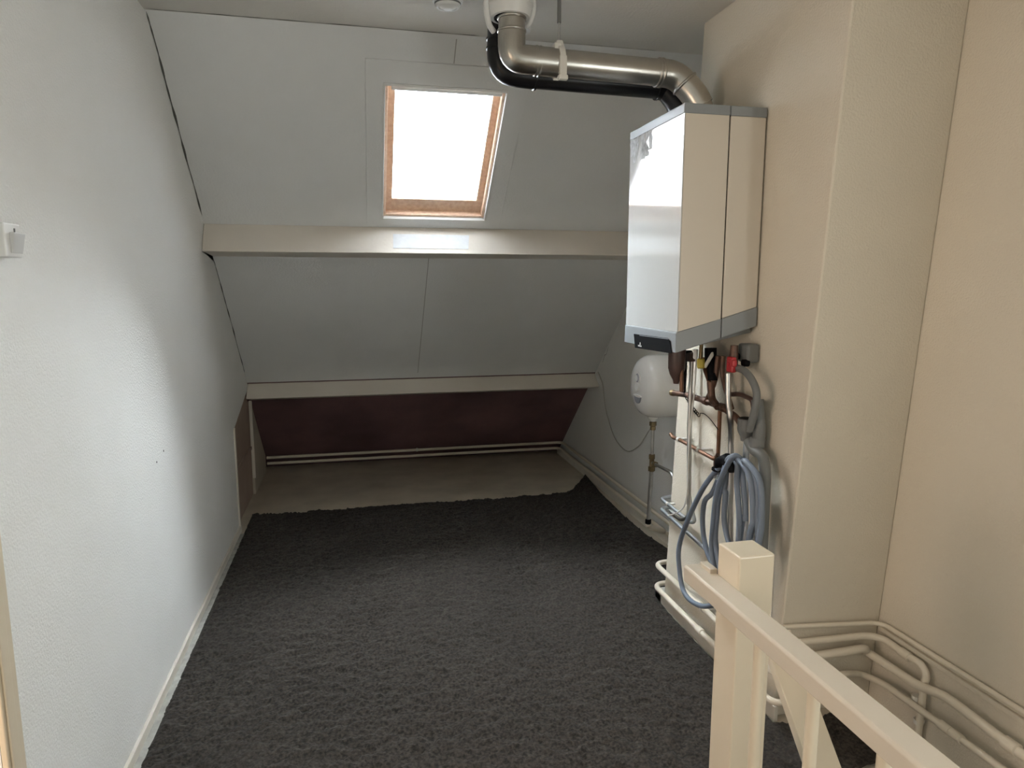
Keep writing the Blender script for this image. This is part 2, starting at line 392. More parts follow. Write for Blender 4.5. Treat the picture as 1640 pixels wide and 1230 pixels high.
obj('pane', bm, M['glass'], win)
bm = bmesh.new(); poly_prism(bm, [S(W2[0]+0.03, W2[2]+0.013, -0.030), S(W2[1]-0.012, W2[2]+0.013, -0.030), S(W2[1]-0.012, W2[2]+0.029, -0.030), S(W2[0]+0.03, W2[2]+0.029, -0.030)], SN*0.012)
obj('ventilation_bar', bm, M['white'], win, bevel=0.003)
for fx in (0.2, 0.5, 0.86):
    bx = W2[0]+(W2[1]-W2[0])*fx
    bm = bmesh.new(); poly_prism(bm, [S(bx-0.008, W2[2]+0.004, -0.050), S(bx+0.008, W2[2]+0.004, -0.050), S(bx+0.008, W2[2]+0.016, -0.050), S(bx-0.008, W2[2]+0.016, -0.050)], SN*0.012)
    obj('bracket', bm, M['steel'], win)
ring((WX0-0.03, WX1+0.03, WY0-0.03, WY1+0.03), inset(W2, 0.004), -0.074, -0.055, 'outer_flashing', M['anthracite'], win)

# ---------------------------------------------------------------- baseboards
struct(obj('baseboard_left', B((XL, 1.64, 0), (XL+0.014, 4.56, 0.045)), M['skirt'], bevel=0.003))
struct(obj('trim_11', B((XL+0.014, 1.3, 0), (XL+0.040, 4.50, 0.006)), mat('glue_strip', (0.42, 0.41, 0.37), 0.9, bump=0.3, bscale=60, var=0.3, vscale=20)))
struct(obj('baseboard_right', B((XR-0.045, Y1+0.0, 0), (XR, YE-0.1, 0.055)), M['skirt'], bevel=0.004))
bm = bmesh.new(); box(bm, (1.458, Y0+0.0, 0), (1.474, Y1+0.10, 0.058)); box(bm, (1.458, Y1+0.03, 0), (XR-0.03, Y1+0.10, 0.058))
struct(obj('baseboard_chimney', bm, M['skirt'], bevel=0.003))

# door casing at the near end of the left wall
dr = bpy.data.objects.new('door_1', None); C.objects.link(dr); dr['kind'] = 'structure'
bm = bmesh.new(); box(bm, (XL, 1.565, 0), (XL+0.014, 1.638, 2.10)); box(bm, (XL+0.014, 1.572, 0), (XL+0.020, 1.606, 2.10))
obj('door_casing', bm, M['cream'], dr, bevel=0.004)
obj('door_leaf', B((XL-0.84, 0.70, 0.01), (XL-0.03, 0.735, 2.03)), M['cream'], dr, bevel=0.003)

# ---------------------------------------------------------------- carpet
def carpet():
    import numpy as np
    # right-hand edge x as a function of y
    pts = [(1.70, 1.878), (2.005, 1.878), (2.02, 1.452), (2.9, 1.452), (3.06, 1.47), (3.12, 1.80), (3.65, 1.815), (3.9, 1.785), (4.25, 1.78), (4.6, 1.80), (4.9, 1.80), (5.12, 1.78)]
    def xr(y):
        if y < 1.74: return 0.985
        for (a, b), (c, d) in zip(pts, pts[1:]):
            if a <= y <= c: return b+(d-b)*(y-a)/(c-a)
        return pts[-1][1]
    def far(x):      # far edge y
        e = 4.86+0.012*math.sin(x*5)+0.006*math.sin(x*17)
        if x > 1.58: e += (min(x, 1.8)-1.58)*1.25
        if x < -0.70: e += 0.03
        return e
    st = 0.0105
    x0 = XL+0.034
    nx = int((1.90-x0)/st)+1; y_lo = 0.35; ny = int((5.2-y_lo)/st)+1
    idx = {}; vs = []; fs = []
    for j in range(ny):
        y = y_lo+j*st
        xe = xr(y)
        for i in range(nx):
            x = x0+i*st
            # keep grid points inside the outline (clamped half a step outside)
            if x > xe+st or y > far(min(x, 1.8))+st: continue
            px_, py_ = x+random.uniform(-.003, .003), y+random.uniform(-.003, .003)
            if x <= x0+1e-6: px_ = x0+0.006*mnoise.noise(V((y*14, 0, 0)))
            edge = min(xe-px_, far(min(px_, 1.8))-py_, 1.0)
            if edge < 0:
                if xe-px_ < 0: px_ = xe+0.004*mnoise.noise(V((y*20, 3, 0)))
                if far(min(px_, 1.8))-py_ < 0: py_ = far(min(px_, 1.8))+0.003*mnoise.noise(V((x*25, 5, 0)))
            h = 0.015+0.008*mnoise.noise(V((x*24, y*40, 0.5)))+0.0085*mnoise.noise(V((x*46, y*66, 2.5)))+random.uniform(-.0036, .0036)
            h += 0.0035*mnoise.noise(V((x*3, y*3, 7)))
            if edge < 0.012 or px_-x0 < 0.012: h = 0.004+min(max(edge, 0), px_-x0 if px_ > x0 else 0, 0.012)*0.5
            # lifted corner at the far right
            d = (V((px_, py_))-V((1.80, 5.12))).length
            if d < 0.42: h += 0.075*(1-d/0.42)**1.6
            idx[i, j] = len(vs); vs.append((px_, py_, max(h, 0.003)))
    for j in range(ny-1):
        for i in range(nx-1):
            q = [(i, j), (i+1, j), (i+1, j+1), (i, j+1)]
            if all(t in idx for t in q): fs.append([idx[t] for t in q])
    me = bpy.data.meshes.new('carpet'); me.from_pydata(vs, [], fs); me.materials.append(M['carpet'])
    for p in me.polygons: p.use_smooth = True
    o = bpy.data.objects.new('carpet', me); C.objects.link(o)
    so = o.modifiers.new('thickness', 'SOLIDIFY'); so.thickness = 0.003; so.offset = -1
    return tag(o, 'dark charcoal shaggy carpet covering the floor, its far right corner curled up', 'carpet')
carpet()

# ---------------------------------------------------------------- boiler
def zb(x): return 1.352+(x-1.14)*0.29           # underside rises towards the wall
def boiler():
    t = thing('wall_boiler', 'tall white and grey boiler hanging on the chimney breast below the metal flue', 'boiler', loc=(1.46, 2.53, 1.36))
    T = Matrix.Translation(-V(t.location))
    def add(name, bm, m, par=t, **k):
        bmesh.ops.transform(bm, matrix=T, verts=bm.verts); return obj(name, bm, m, par, **k)
    ya, yb, zt = 2.29, 2.775, 2.228
    def seg(x0, x1, f0, f1, g=0.0):
        """slice between heights: f* give z from x"""
        return hexa(bmesh.new(), [V((x0, ya+g, f0(x0))), V((x1, ya+g, f0(x1))), V((x1, yb-g, f0(x1))), V((x0, yb-g, f0(x0))),
                                  V((x0, ya+g, f1(x0))), V((x1, ya+g, f1(x1))), V((x1, yb-g, f1(x1))), V((x0, yb-g, f1(x0)))])
    BH = lambda x: zb(x)+(0.076 if x < 1.3 else 0.072); TP = lambda x: zt-0.034; ZT = lambda x: zt
    # front cover, side of the cover, body
    add('front_cover', seg(1.142, 1.146, BH, TP), M['boiler'], bevel=0.0015)
    add('cover_side', seg(1.1465, 1.316, BH, TP), M['boilerside'], bevel=0.001)
    add('body', seg(1.322, 1.462, BH, TP), M['boilerside'], bevel=0.003)
    add('seam', seg(1.31, 1.33, lambda x: zb(x)+0.01, lambda x: zt-0.006, 0.006), M['black'])
    add('top_trim', seg(1.140, 1.318, TP, ZT, -0.002), M['boilergrey'], bevel=0.003)
    add('top_trim', seg(1.321, 1.464, TP, ZT, -0.002), M['boilergrey'], bevel=0.003)
    add('bottom_trim', seg(1.138, 1.318, lambda x: zb(x), BH, -0.003), M['boilergrey'], bevel=0.004)
    add('bottom_trim', seg(1.321, 1.464, lambda x: zb(x), BH, -0.003), M['boilergrey'], bevel=0.004)
    # display let into the front of the lower trim
    q = [at(0, 1.137, *p) for p in ((1016, 534.5), (1070, 541.5), (1074, 546), (1077, 566), (1018, 557))]
    for p in q: p.x = 1.137
    d = add('control_panel', poly_prism(bmesh.new(), q, V((-0.004, 0, 0))), M['black'], bevel=0.002)
    a, b = at(0, 1.1325, 1024, 537.5), at(0, 1.1325, 1070, 543.5)
    add('panel_edge', poly_prism(bmesh.new(), [a, b, b+V((0, 0, 0.0022)), a+V((0, 0, 0.0022))], V((0.0006, 0, 0))), M['boilergrey'], d)
    c = at(0, 1.1325, 1024.5, 553.5)
    bm = bmesh.new()      # small white emblem over a short word-like bar
    for k, (dy, hh) in enumerate(((0.016, .006), (0.010, .005), (0.004, .007), (-0.002, .005), (-0.008, .006), (-0.014, .005))):
        poly_prism(bm, [c+V((0, dy, -0.004)), c+V((0, dy-0.0042, -0.0042)), c+V((0, dy-0.0042, -0.004+hh)), c+V((0, dy, -0.004+hh))], V((-0.0006, 0, 0)))
    poly_prism(bm, [c+V((0, 0.002, 0.004)), c+V((0, -0.010, 0.004)), c+V((0, -0.006, 0.014)), c+V((0, -0.003, 0.014))], V((-0.0006, 0, 0)))
    add('emblem', bm, M['white'], d)
    # torn label residue at the top of the front
    bm = bmesh.new(); rnd = random.Random(3)
    for x0, x1, y0, y1 in ((1009, 1016, 219, 252), (1013, 1021, 224, 262), (1019, 1024, 219, 256), (1025, 1034, 214, 256), (1033, 1038, 212, 244), (1038, 1046, 208, 240), (1028, 1040, 236, 252)):
        n = 9; L_ = []; R_ = []
        for i in range(n):
            yy = y0+(y1-y0)*i/(n-1)
            L_.append(at(0, 1.1412, x0+rnd.uniform(0, 2.2), yy)); R_.append(at(0, 1.1412, x1-rnd.uniform(0, 3.0), yy-2))
        try: poly_prism(bm, L_+R_[::-1], V((-0.0005, 0, 0)))
        except ValueError: pass
    add('label_residue', bm, M['tear'])
    # hidden tray and connection studs below
    add('underside_tray', hexa(bmesh.new(), [V((1.18, 2.33, zb(1.18)-0.004)), V((1.45, 2.31, zb(1.45)-0.022)), V((1.45, 2.74, zb(1.45)-0.022)), V((1.18, 2.74, zb(1.18)-0.004)),
                               V((1.18, 2.33, zb(1.18)+0.01)), V((1.45, 2.31, zb(1.45)+0.01)), V((1.45, 2.74, zb(1.45)+0.01)), V((1.18, 2.74, zb(1.18)+0.01))]), M['grey'])
    # flue sockets on the top
    for (x, y, r) in ((1.385, 2.60, 0.058), (1.36, 2.735, 0.045)):
        add('flue_socket', cyl(V((x, y, zt-0.002)), V((x, y, zt+0.022)), r+0.006, 28), M['boilergrey'], smooth=True)
boiler()

# ---------------------------------------------------------------- flue pipes
def flue():
    ft = thing('metal_flue_pipe', 'shiny aluminium flue pipe running from the ceiling collar across to the boiler top', 'flue pipe')
    yF = 2.65; R = 0.050
    top = V((0.605, yF, 2.60)); e1 = V((0.605, yF, 2.445)); e2 = V((1.252, yF-0.02, 2.425)); e3 = V((1.365, yF-0.045, 2.315)); e4 = V((1.405, yF-0.055, 2.225))
    def part(pts, name='pipe', r=R, f=0.0, m='alu', seg=32): return obj(name, tube(pts, r, f, seg), M[m], ft, smooth=True)
    def lip(p, d, r=R):
        d = V(d).normalized(); p = V(p)
        return obj('seam_ring', lathe_n(p, d, [(-0.006, r*0.98), (-0.005, r+0.003), (-0.002, r+0.0055), (0.002, r+0.0055), (0.005, r+0.003), (0.006, r*0.98)], 32), M['alu'], ft, smooth=True)
    part([top, V((0.605, yF, 2.535))])
    part([V((0.605, yF, 2.537)), e1, V((0.70, yF-0.003, 2.442))], 'elbow', R+0.002, 0.09)
    lip((0.605, yF, 2.54), (0, 0, 1)); lip((0.605, yF, 2.585), (0, 0, 1)); lip((0.698, yF, 2.442), (1, 0, -.03)); lip((0.712, yF, 2.441), (1, 0, -.03))
    part([V((0.69, yF-0.003, 2.442)), V((1.19, yF-0.018, 2.427))])
    part([V((0.69, yF-0.003, 2.442)), V((0.785, yF-0.005, 2.439))], 'sleeve', R+0.0025)
    dn = (V((1.330, yF-0.045, 2.335))-V((1.255, yF-0.022, 2.42))).normalized()
    part([V((1.185, yF-0.018, 2.427)), V((1.262, yF-0.022, 2.424)), V((1.330, yF-0.04, 2.360)), V((1.365, yF-0.05, 2.30))], 'elbow', R+0.002, 0.07)
    lip((1.190, yF-0.018, 2.427), (1, 0, -.03)); lip((1.204, yF-0.018, 2.427), (1, 0, -.03)); lip((1.300, yF-0.034, 2.388), (0.62, -0.2, -0.72), R+0.001)
    part([V((1.352, yF-0.046, 2.325)), V((1.392, yF-0.05, 2.243))], 'outlet', R-0.002)
    # black pipe behind
    bt = thing('black_flue_pipe', 'black plastic air pipe running behind and below the shiny metal flue', 'flue pipe')
    yB = 2.80; r = 0.045
    obj('pipe', tube([V((0.590, yB, 2.64)), V((0.585, yB, 2.435)), V((0.74, yB, 2.428))], r+0.002, 0.11, 28), M['blackpipe'], bt, smooth=True)
    obj('pipe', tube([V((0.72, yB, 2.429)), V((1.27, yB-0.02, 2.415))], r, 0, 28), M['blackpipe'], bt, smooth=True)
    obj('elbow', tube([V((1.255, yB-0.02, 2.415)), V((1.30, yB-0.02, 2.41)), V((1.345, yB-0.05, 2.34)), V((1.36, yB-0.06, 2.235))], r+0.002, 0.05, 28), M['blackpipe'], bt, smooth=True)
    for p, d in (((0.588, yB, 2.56), (0, 0, 1)), ((0.588, yB, 2.525), (0, 0, 1)), ((0.735, yB, 2.428), (1, 0, -.03)), ((1.258, yB-0.02, 2.415), (1, 0, -.03))):
        obj('seam_ring', lathe_n(p, d, [(-0.005, r), (-0.004, r+0.006), (0.004, r+0.006), (0.005, r)], 28), M['blackpipe'], bt, smooth=True)
    # collar on the ceiling
    ct = thing('flue_collar', 'white plastic roof collar on the ceiling where the flue pipes leave', 'collar', loc=(0.60, 2.66, ZC))
    obj('collar_ring', lathe_n((0, 0, 0), (0, 0, -1), [(0, 0.086), (0.035, 0.085), (0.038, 0.088), (0.062, 0.088), (0.066, 0.083), (0.085, 0.080), (0.100, 0.074), (0.100, 0.060), (0.05, 0.060)], 40), M['white'], ct, smooth=True)
    obj('rubber_seal', lathe_n((0, 0, -0.094), (0, 0, -1), [(0, 0.060), (0.008, 0.060), (0.010, 0.053), (0, 0.053)], 36), M['black'], ct, smooth=True)
    obj('collar_ring', lathe_n((0.062, 0.14, 0), (0, 0, -1), [(0, 0.062), (0.06, 0.062), (0.065, 0.055), (0.095, 0.052)], 36), M['white'], ct, smooth=True)
    obj('side_bracket', sweep(bmesh.new(), catmull([V((-0.085, -0.01, -0.02)), V((-0.092, -0.01, -0.07)), V((-0.08, 0.0, -0.125)), V((-0.058, 0.02, -0.145))], 6), 0.011, 12), M['white'], ct, smooth=True)
    obj('side_bracket', sweep(bmesh.new(), catmull([V((0.088, -0.01, -0.02)), V((0.090, -0.01, -0.07)), V((0.078, 0.0, -0.11)), V((0.062, 0.02, -0.12))], 6), 0.009, 12), M['white'], ct, smooth=True)
    # hanger: threaded rod plus white saddle over the metal pipe
    hx, hz = 0.790, 2.439
    ht = thing('pipe_hanger', 'white pipe hanger with thin rod holding the shiny flue from the ceiling', 'hanger', loc=(hx, yF, ZC))
    obj('rod', cyl(V((0, 0, 0)), V((0, 0, -0.19)), 0.004, 10), M['steel'], ht, smooth=True)
    obj('rod_sleeve', cyl(V((0, 0, 0)), V((0, 0, -0.105)), 0.0075, 12), M['grey'], ht, smooth=True)
    bm = bmesh.new(); z0 = hz-ZC; Rr = R+0.004; n = 22; prev = None
    for k in range(n+1):
        a = math.radians(-55+290*k/n); pr = []
        for rr in (Rr, Rr+0.010):
            for xx in (-0.011, 0.011): pr.append(bm.verts.new(V((xx, rr*math.cos(a), z0+rr*math.sin(a)))))
        if prev:
            for a_, b_ in ((0, 1), (1, 3), (3, 2), (2, 0)): bm.faces.new((prev[a_], prev[b_], pr[b_], pr[a_]))
        else: bm.faces.new((pr[0], pr[1], pr[3], pr[2]))
        prev = pr
    bm.faces.new((prev[0], prev[1], prev[3], prev[2]))
    hexa(bm, [V((-0.02, -0.02, z0+Rr-0.004)), V((0.02, -0.02, z0+Rr-0.004)), V((0.02, 0.02, z0+Rr-0.004)), V((-0.02, 0.02, z0+Rr-0.004)),
              V((-0.011, -0.012, z0+Rr+0.028)), V((0.011, -0.012, z0+Rr+0.028)), V((0.011, 0.012, z0+Rr+0.028)), V((-0.011, 0.012, z0+Rr+0.028))])
    box(bm, (-0.014, -Rr-0.010, z0-0.070), (0.014, -Rr+0.004, z0+0.012))
    box(bm, (-0.018, -Rr-0.012, z0-0.074), (0.018, -Rr+0.010, z0-0.058))
    box(bm, (-0.026, -0.035, z0+Rr-0.012), (0.0, 0.03, z0+Rr+0.010))
    obj('saddle', bm, M['clip'], ht, bevel=0.002)
flue()
# plaster damage / filler where flue meets the wall above the boiler
bm = bmesh.new(); bmesh.ops.create_icosphere(bm, subdivisions=3, radius=1)
for v in bm.verts:
    k = 1+0.35*mnoise.noise(v.co*2.2); v.co = V((v.co.x*0.03*k, v.co.y*0.055*k, v.co.z*0.022*k))
o = obj('pipe_seal_foam', bm, M['wallwarm'], smooth=True); o.location = (1.475, 2.50, 2.262)
tag(o, 'lump of pale filler on the chimney breast just above the boiler', 'filler')

# ---------------------------------------------------------------- smoke detector
t = thing('smoke_detector', 'round white smoke detector on the ceiling left of the flue collar', 'smoke detector', loc=at(2, ZC, 717, -2))
obj('base', lathe_n((0, 0, 0), (0, 0, -1), [(0, 0.058), (0.012, 0.058), (0.013, 0.052)], 40), M['white'], t, smooth=True)
obj('dome', lathe_n((0, 0, -0.012), (0, 0, -1), [(0, 0.052), (0.012, 0.050), (0.020, 0.043), (0.021, 0.036), (0.017, 0.034), (0.019, 0.026), (0.026, 0.020), (0.028, 0.008)], 40), M['white'], t, smooth=True)
obj('grille', lathe_n((0, 0, -0.018), (0, 0, -1), [(0, 0.0515), (0.006, 0.0505)], 40), M['grey'], t, smooth=True)

# ---------------------------------------------------------------- light switch on left wall
sy0, sy1 = at(0, XL+0.034, 8, 385).y, at(0, XL+0.034, 34, 385).y
sz1, sz0 = at(0, XL+0.034, 20, 358).z, at(0, XL+0.034, 20, 412).z
t = thing('light_switch', 'white surface mounted switch box on the left wall at the photo edge', 'switch', loc=(XL, (sy0+sy1)/2, (sz0+sz1)/2))
hy, hz = (sy1-sy0)/2, (sz1-sz0)/2
obj('back_box', B((0, -hy, -hz), (0.034, hy, hz)), M['white'], t, bevel=0.003, seg=3)
obj('rocker', hexa(bmesh.new(), [V((0.034, -hy*0.45, -hz*0.75)), V((0.034, hy*0.9, -hz*0.75)), V((0.034, hy*0.9, hz*0.45)), V((0.034, -hy*0.45, hz*0.45)),
                                V((0.037, -hy*0.45, -hz*0.75)), V((0.037, hy*0.9, -hz*0.75)), V((0.046, hy*0.9, hz*0.45)), V((0.046, -hy*0.45, hz*0.45))]), mat('switch_rocker', (0.62, 0.62, 0.61), 0.4), t, bevel=0.002)
obj('indicator', B((0.034, 0.006, hz*0.5), (0.0365, 0.009, hz*0.72)), M['grey'], t)
for (px_, py_), lab in (((262, 722), 'tiny dark screw hole in the bright left wall, the upper right of two'), ((251, 740), 'tiny dark screw hole in the bright left wall, the lower left of two')):
    p = at(0, XL, px_, py_)
    tag(obj('screw_hole', lathe_n(p, (1, 0, 0), [(0, 0.0045), (0.0008, 0.004), (0.0009, 0.001)], 10), M['anthracite']), lab, 'screw hole', 'screw holes in the left wall')
# ---------------------------------------------------------------- white vessel (hot water expansion tank) on the right wall
def vessel():
    vy, vz = 3.60, 1.022
    t = thing('expansion_vessel', 'round white pressure vessel on the wall left below the boiler', 'vessel', loc=(XR, vy, vz))
    r = 0.182
    prof = [(0.0, 0.11), (0.015, 0.150), (0.04, r-0.006), (0.07, r), (0.215, r), (0.258, r-0.005), (0.288, r-0.020), (0.306, r-0.045), (0.314, 0.10), (0.317, 0.05), (0.317, 0.03)]
    obj('tank', lathe_n((-0.002, 0, 0), (-1, 0, 0), prof, 64), M['vessel'], t, smooth=True)
    xf = -0.315
    shade = mat('gauge_grey', (0.26, 0.27, 0.30), 0.4)
    # oval recess with a cap, a filling nipple and a half-moon gauge
    def disc(y, z, ry, rz, d, a0=0, a1=360, name='valve_cover', m=None, n=28):
        bm = bmesh.new(); P_ = [V((xf, y+ry*math.cos(math.radians(a0+(a1-a0)*k/n)), z+rz*math.sin(math.radians(a0+(a1-a0)*k/n)))) for k in range(n + (a1-a0 < 360))]
        poly_prism(bm, P_, V((-d, 0, 0))); return obj(name, bm, m or M['vessel'], t, bevel=0.002)
    disc(0.006, 0.045, 0.036, 0.040, 0.009)
    disc(0.006, 0.050, 0.022, 0.026, 0.0105, name='valve_cap', m=shade)
    disc(0.010, 0.048, 0.014, 0.017, 0.016, name='valve_nipple', m=M['white'])
    disc(-0.006, 0.000, 0.022, 0.024, 0.020, name='valve_cover', m=M['white'])
    disc(0.002, -0.052, 0.046, 0.046, 0.009, 180, 360, name='pressure_gauge', m=shade)
    disc(0.002, -0.054, 0.052, 0.008, 0.0102, name='gauge_needle', m=M['vessel'])
    obj('outlet', lathe_n((-0.221, 0.0, -0.176), (0, 0, -1), [(0, 0.034), (0.012, 0.030), (0.022, 0.018), (0.030, 0.017)], 24), M['vessel'], t, smooth=True)
vessel()
# its supply pipe with brass fittings
def vessel_pipe():
    t = thing('vessel_supply_pipe', 'steel pipe with brass fittings dropping from the white vessel to the floor pipes', 'pipe')
    x, y = 1.664, 3.60
    top = V((x, y, 0.815)); pm = at(1, y, 1045, 741); pm.x = x
    foot = V((x-0.006, y+0.012, 0.190))
    obj('elbow_fitting', tube([foot+V((0, 0, -0.002)), foot+V((0.02, 0.02, -0.03)), V((1.815, y+0.13, 0.088))], 0.0165, 0.02, 16), M['pipe'], t, smooth=True)
    obj('pipe', tube([top, pm], 0.0095), M['steel'], t, smooth=True)
    obj('pipe', tube([pm, foot], 0.0120), M['steel'], t, smooth=True)
    def nut(p, d, r, h, m='brass', name='fitting'):
        return obj(name, lathe_n(p, d, [(-h/2, r*0.85), (-h/2+0.002, r), (h/2-0.002, r), (h/2, r*0.85)], 6), M[m], t)
    nut(top+V((0, 0, -0.014)), (0, 0, 1), 0.021, 0.026); nut(top+V((0, 0, -0.040)), (0, 0, 1), 0.016, 0.024)
    nut(pm+V((0, 0, 0.036)), (0, 0, 1), 0.018, 0.030); nut(pm+V((0, 0, -0.036)), (0, 0, 1), 0.020, 0.030)
    obj('tee', cyl(pm+V((0, 0, 0.036)), pm+V((0, 0, -0.036)), 0.014, 16), M['brass'], t, smooth=True)
    nut(pm+V((0.004, -0.036, 0.0)), (0.1, -1, 0), 0.017, 0.026)
    obj('branch_pipe', tube([pm, pm+V((0.006, -0.24, 0.008)), pm+V((0.01, -0.285, -0.03)), pm+V((0.01, -0.285, -0.26))], 0.0095, 0.045), M['steel'], t, smooth=True)
    nut(foot+V((0, 0, 0.016)), (0, 0.0, 1), 0.018, 0.030, 'black', 'end_fitting')
vessel_pipe()
# thin cable looping across the right wall to the vessel
bm = sweep(bmesh.new(), catmull(X(1.875, (958, 596), (962, 606), (966, 620), (970, 655), (984, 700), (1003, 722), (1022, 715), (1038, 692), (1050, 675)), 8), 0.0035, 8)
tag(obj('cable', bm, M['cable'], smooth=True), 'thin grey cable hanging in a loop on the wall beside the white vessel', 'cable')

# ---------------------------------------------------------------- painted heating pipes at floor level
GROUPS = {'heating_pipe': 'cream heating pipes at floor level', 'galvanised_pipe': 'grey metal pipes around the chimney breast', 'stairwell_pipe': 'cream pipes round the stairwell wall', 'chrome_pipe': 'upright chrome pipes below the boiler'}
def pipe_thing(name, label, pts, r, m='pipe', f=0.05, clips=(), couplings=(), group=None, seg=16, wd=V((0.03, 0, 0))):
    group = group or GROUPS.get(name)
    t = thing(name, label, 'pipe', group)
    obj('tube', tube(pts, r, f, seg), M[m], t, smooth=True)
    for p, d in couplings:
        obj('coupling', lathe_n(p, d, [(-0.022, r*1.02), (-0.020, r*1.30), (0.020, r*1.30), (0.022, r*1.02)], 18), M[m], t, smooth=True)
    for p, d, w_ in clips: obj('clip', clip_bm(p, d, r, w_), M['clip'], t)
    return t
pr = 0.0125
xa, xb = 1.862, 1.838
pipe_thing('heating_pipe', 'upper cream heating pipe along the eaves, right wall and around the chimney breast foot',
           [V((XL+0.0, 6.025, 0.128)), V((xa, 6.02, 0.128)), V((xa, 3.04, 0.128)), V((xa, 3.02, 0.215)), V((1.425, 3.015, 0.215)), V((1.425, 2.10, 0.215)), V((1.425, 1.99, 0.215)), V((1.62, 1.99, 0.215))], pr, f=0.06,
           couplings=[(V((1.425, 2.56, 0.215)), (0, 1, 0))], clips=[(V((1.425, 2.52, 0.215)), (0, 1, 0), V((0.045, 0, 0))), (V((0.5, 6.025, 0.128)), (1, 0, 0), V((0, 0.03, 0.0)))])
pipe_thing('heating_pipe', 'lower cream heating pipe along the eaves, right wall and around the chimney breast foot',
           [V((XL+0.0, 6.045, 0.072)), V((xb, 6.03, 0.072)), V((xb, 3.07, 0.072)), V((xb, 3.03, 0.100)), V((1.425, 3.02, 0.100)), V((1.425, 2.10, 0.100)), V((1.425, 2.00, 0.100)), V((1.60, 2.00, 0.100))], pr, f=0.06,
           couplings=[(V((1.425, 2.54, 0.100)), (0, 1, 0))])
# grey galvanised pair round the chimney breast
pipe_thing('galvanised_pipe', 'upper grey metal pipe looping around the chimney breast behind the thin chrome pipe',
           [V((1.70, 2.985, 0.578)), V((1.43, 2.985, 0.562)), V((1.43, 2.67, 0.548)), V((1.437, 2.645, 0.56)), *X(1.437, (1104, 800), (1105, 700), (1107, 600), (1108, 572))], 0.0085, 'zinc', 0.035,
           clips=[(V((1.43, 2.9, 0.558)), (0, 1, 0), V((0.035, 0, 0)))])
pipe_thing('galvanised_pipe', 'lower grey metal pipe slanting along the chimney breast behind the hose',
           [V((1.50, 2.98, 0.515)), V((1.43, 2.98, 0.512)), V((1.43, 2.43, 0.472)), V((1.43, 2.40, 0.43)), V((1.43, 2.405, 0.28)), V((1.475, 2.405, 0.262))], 0.0095, 'zinc', 0.03)

# pipes and ledge round the foot of the stairwell wall
def W_(x, *pts): return X(x, *pts)
pipe_thing('stairwell_pipe', 'thin topmost cream pipe along the stairwell wall', [V((1.462, 2.018, 0.384)), V((1.84, 2.012, 0.358)), V((1.868, 1.985, 0.358)), V((1.868, 0.9, 0.368))], 0.0085, f=0.04)
a = W_(1.855, (1450, 1048), (1476, 1064), (1484, 1080), (1480, 1100))
pipe_thing('stairwell_pipe', 'second cream stairwell pipe ending in a bent elbow on the wall', [V((1.52, 2.008, 0.322)), V((1.80, 2.005, 0.318)), V((1.853, 1.975, 0.314))]+a+[V((1.86, 1.80, 0.02))], 0.0125, f=0.03,
           couplings=[(a[0], (0, -1, -0.05))], clips=[(V((1.858, 1.815, 0.18)), (0, 0, 1), V((0.02, 0, 0))), (V((1.86, 1.80, 0.10)), (0, 0, 1), V((0.02, 0, 0)))])
b = W_(1.835, (1386, 1042), (1472, 1099), (1508, 1112), (1533, 1129), (1630, 1203))
pipe_thing('stairwell_pipe', 'thick third cream stairwell pipe with a step in it', [V((1.54, 2.003, 0.262)), V((1.80, 2.003, 0.268))]+b+[b[-1]+(b[-1]-b[-2])*1.2], 0.0155, f=0.035,
           couplings=[(b[-1]*0.9+b[-2]*0.1, (0, 1, 0))])
c = W_(1.83, (1378, 1079), (1411, 1092), (1520, 1170), (1606, 1232))
pipe_thing('stairwell_pipe', 'lowest cream stairwell pipe with a thicker joint near its middle', Y(1.985, (1322, 1090), (1350, 1079))+c+[c[-1]+(c[-1]-c[-2])*1.5], 0.012, f=0.05,
           couplings=[(c[2]*0.95+c[1]*0.05, (0, 1, 0)), (c[2]*0.85+c[3]*0.15, (0, 1, 0))])
struct(obj('trim_12', B((1.872, 0.6, 0.318), (XR, 2.03, 0.336)), M['wallwarm'], bevel=0.003))

# ---------------------------------------------------------------- plumbing beneath the boiler (hangs 5 cm off the chimney breast)
xp = 1.405
def one(name, label, cat, bm, m, **k): return tag(obj(name, bm, M[m], smooth=True, **k), label, cat)
# brown siphon
def siphon():
    t = thing('boiler_siphon', 'dark brown condensate siphon hanging under the front of the boiler', 'siphon')
    p = X(1.30, (1084, 560), (1084, 578), (1082, 618), (1088, 632))
    z = [q.z for q in p]; c0 = p[1]
    obj('flange', lathe_n(V((c0.x, c0.y, 1.392)), (0, 0, -1), [(0, 0.036), (0.005, 0.040), (0.028, 0.040), (0.032, 0.030)], 28), M['brown'], t, smooth=True)
    obj('cup', lathe_n(V((c0.x, c0.y, 1.365)), (0, 0, -1), [(0, 0.033), (0.04, 0.036), (0.11, 0.035), (0.135, 0.028), (0.16, 0.014), (0.175, 0.011)], 28), M['brown'], t, smooth=True)
    obj('outlet_pipe', tube([V((c0.x+0.01, c0.y-0.02, 1.30)), V((c0.x+0.012, c0.y-0.03, 1.16))], 0.009), M['bcopper'], t, smooth=True)
siphon()
# corrugated black hose next to it
pts = X(1.37, (1097, 570), (1095, 595), (1094, 628)); rad = []
path = []; n = 46
for i in range(n): 
    s = i/(n-1); path.append(pts[0].lerp(pts[-1], s)); rad.append(0.0125 if i % 2 else 0.0102)
one('corrugated_hose', 'short ribbed black hose hanging between the siphon and the chrome pipe', 'hose', sweep(bmesh.new(), path, 0, 14, radii=rad), 'black')
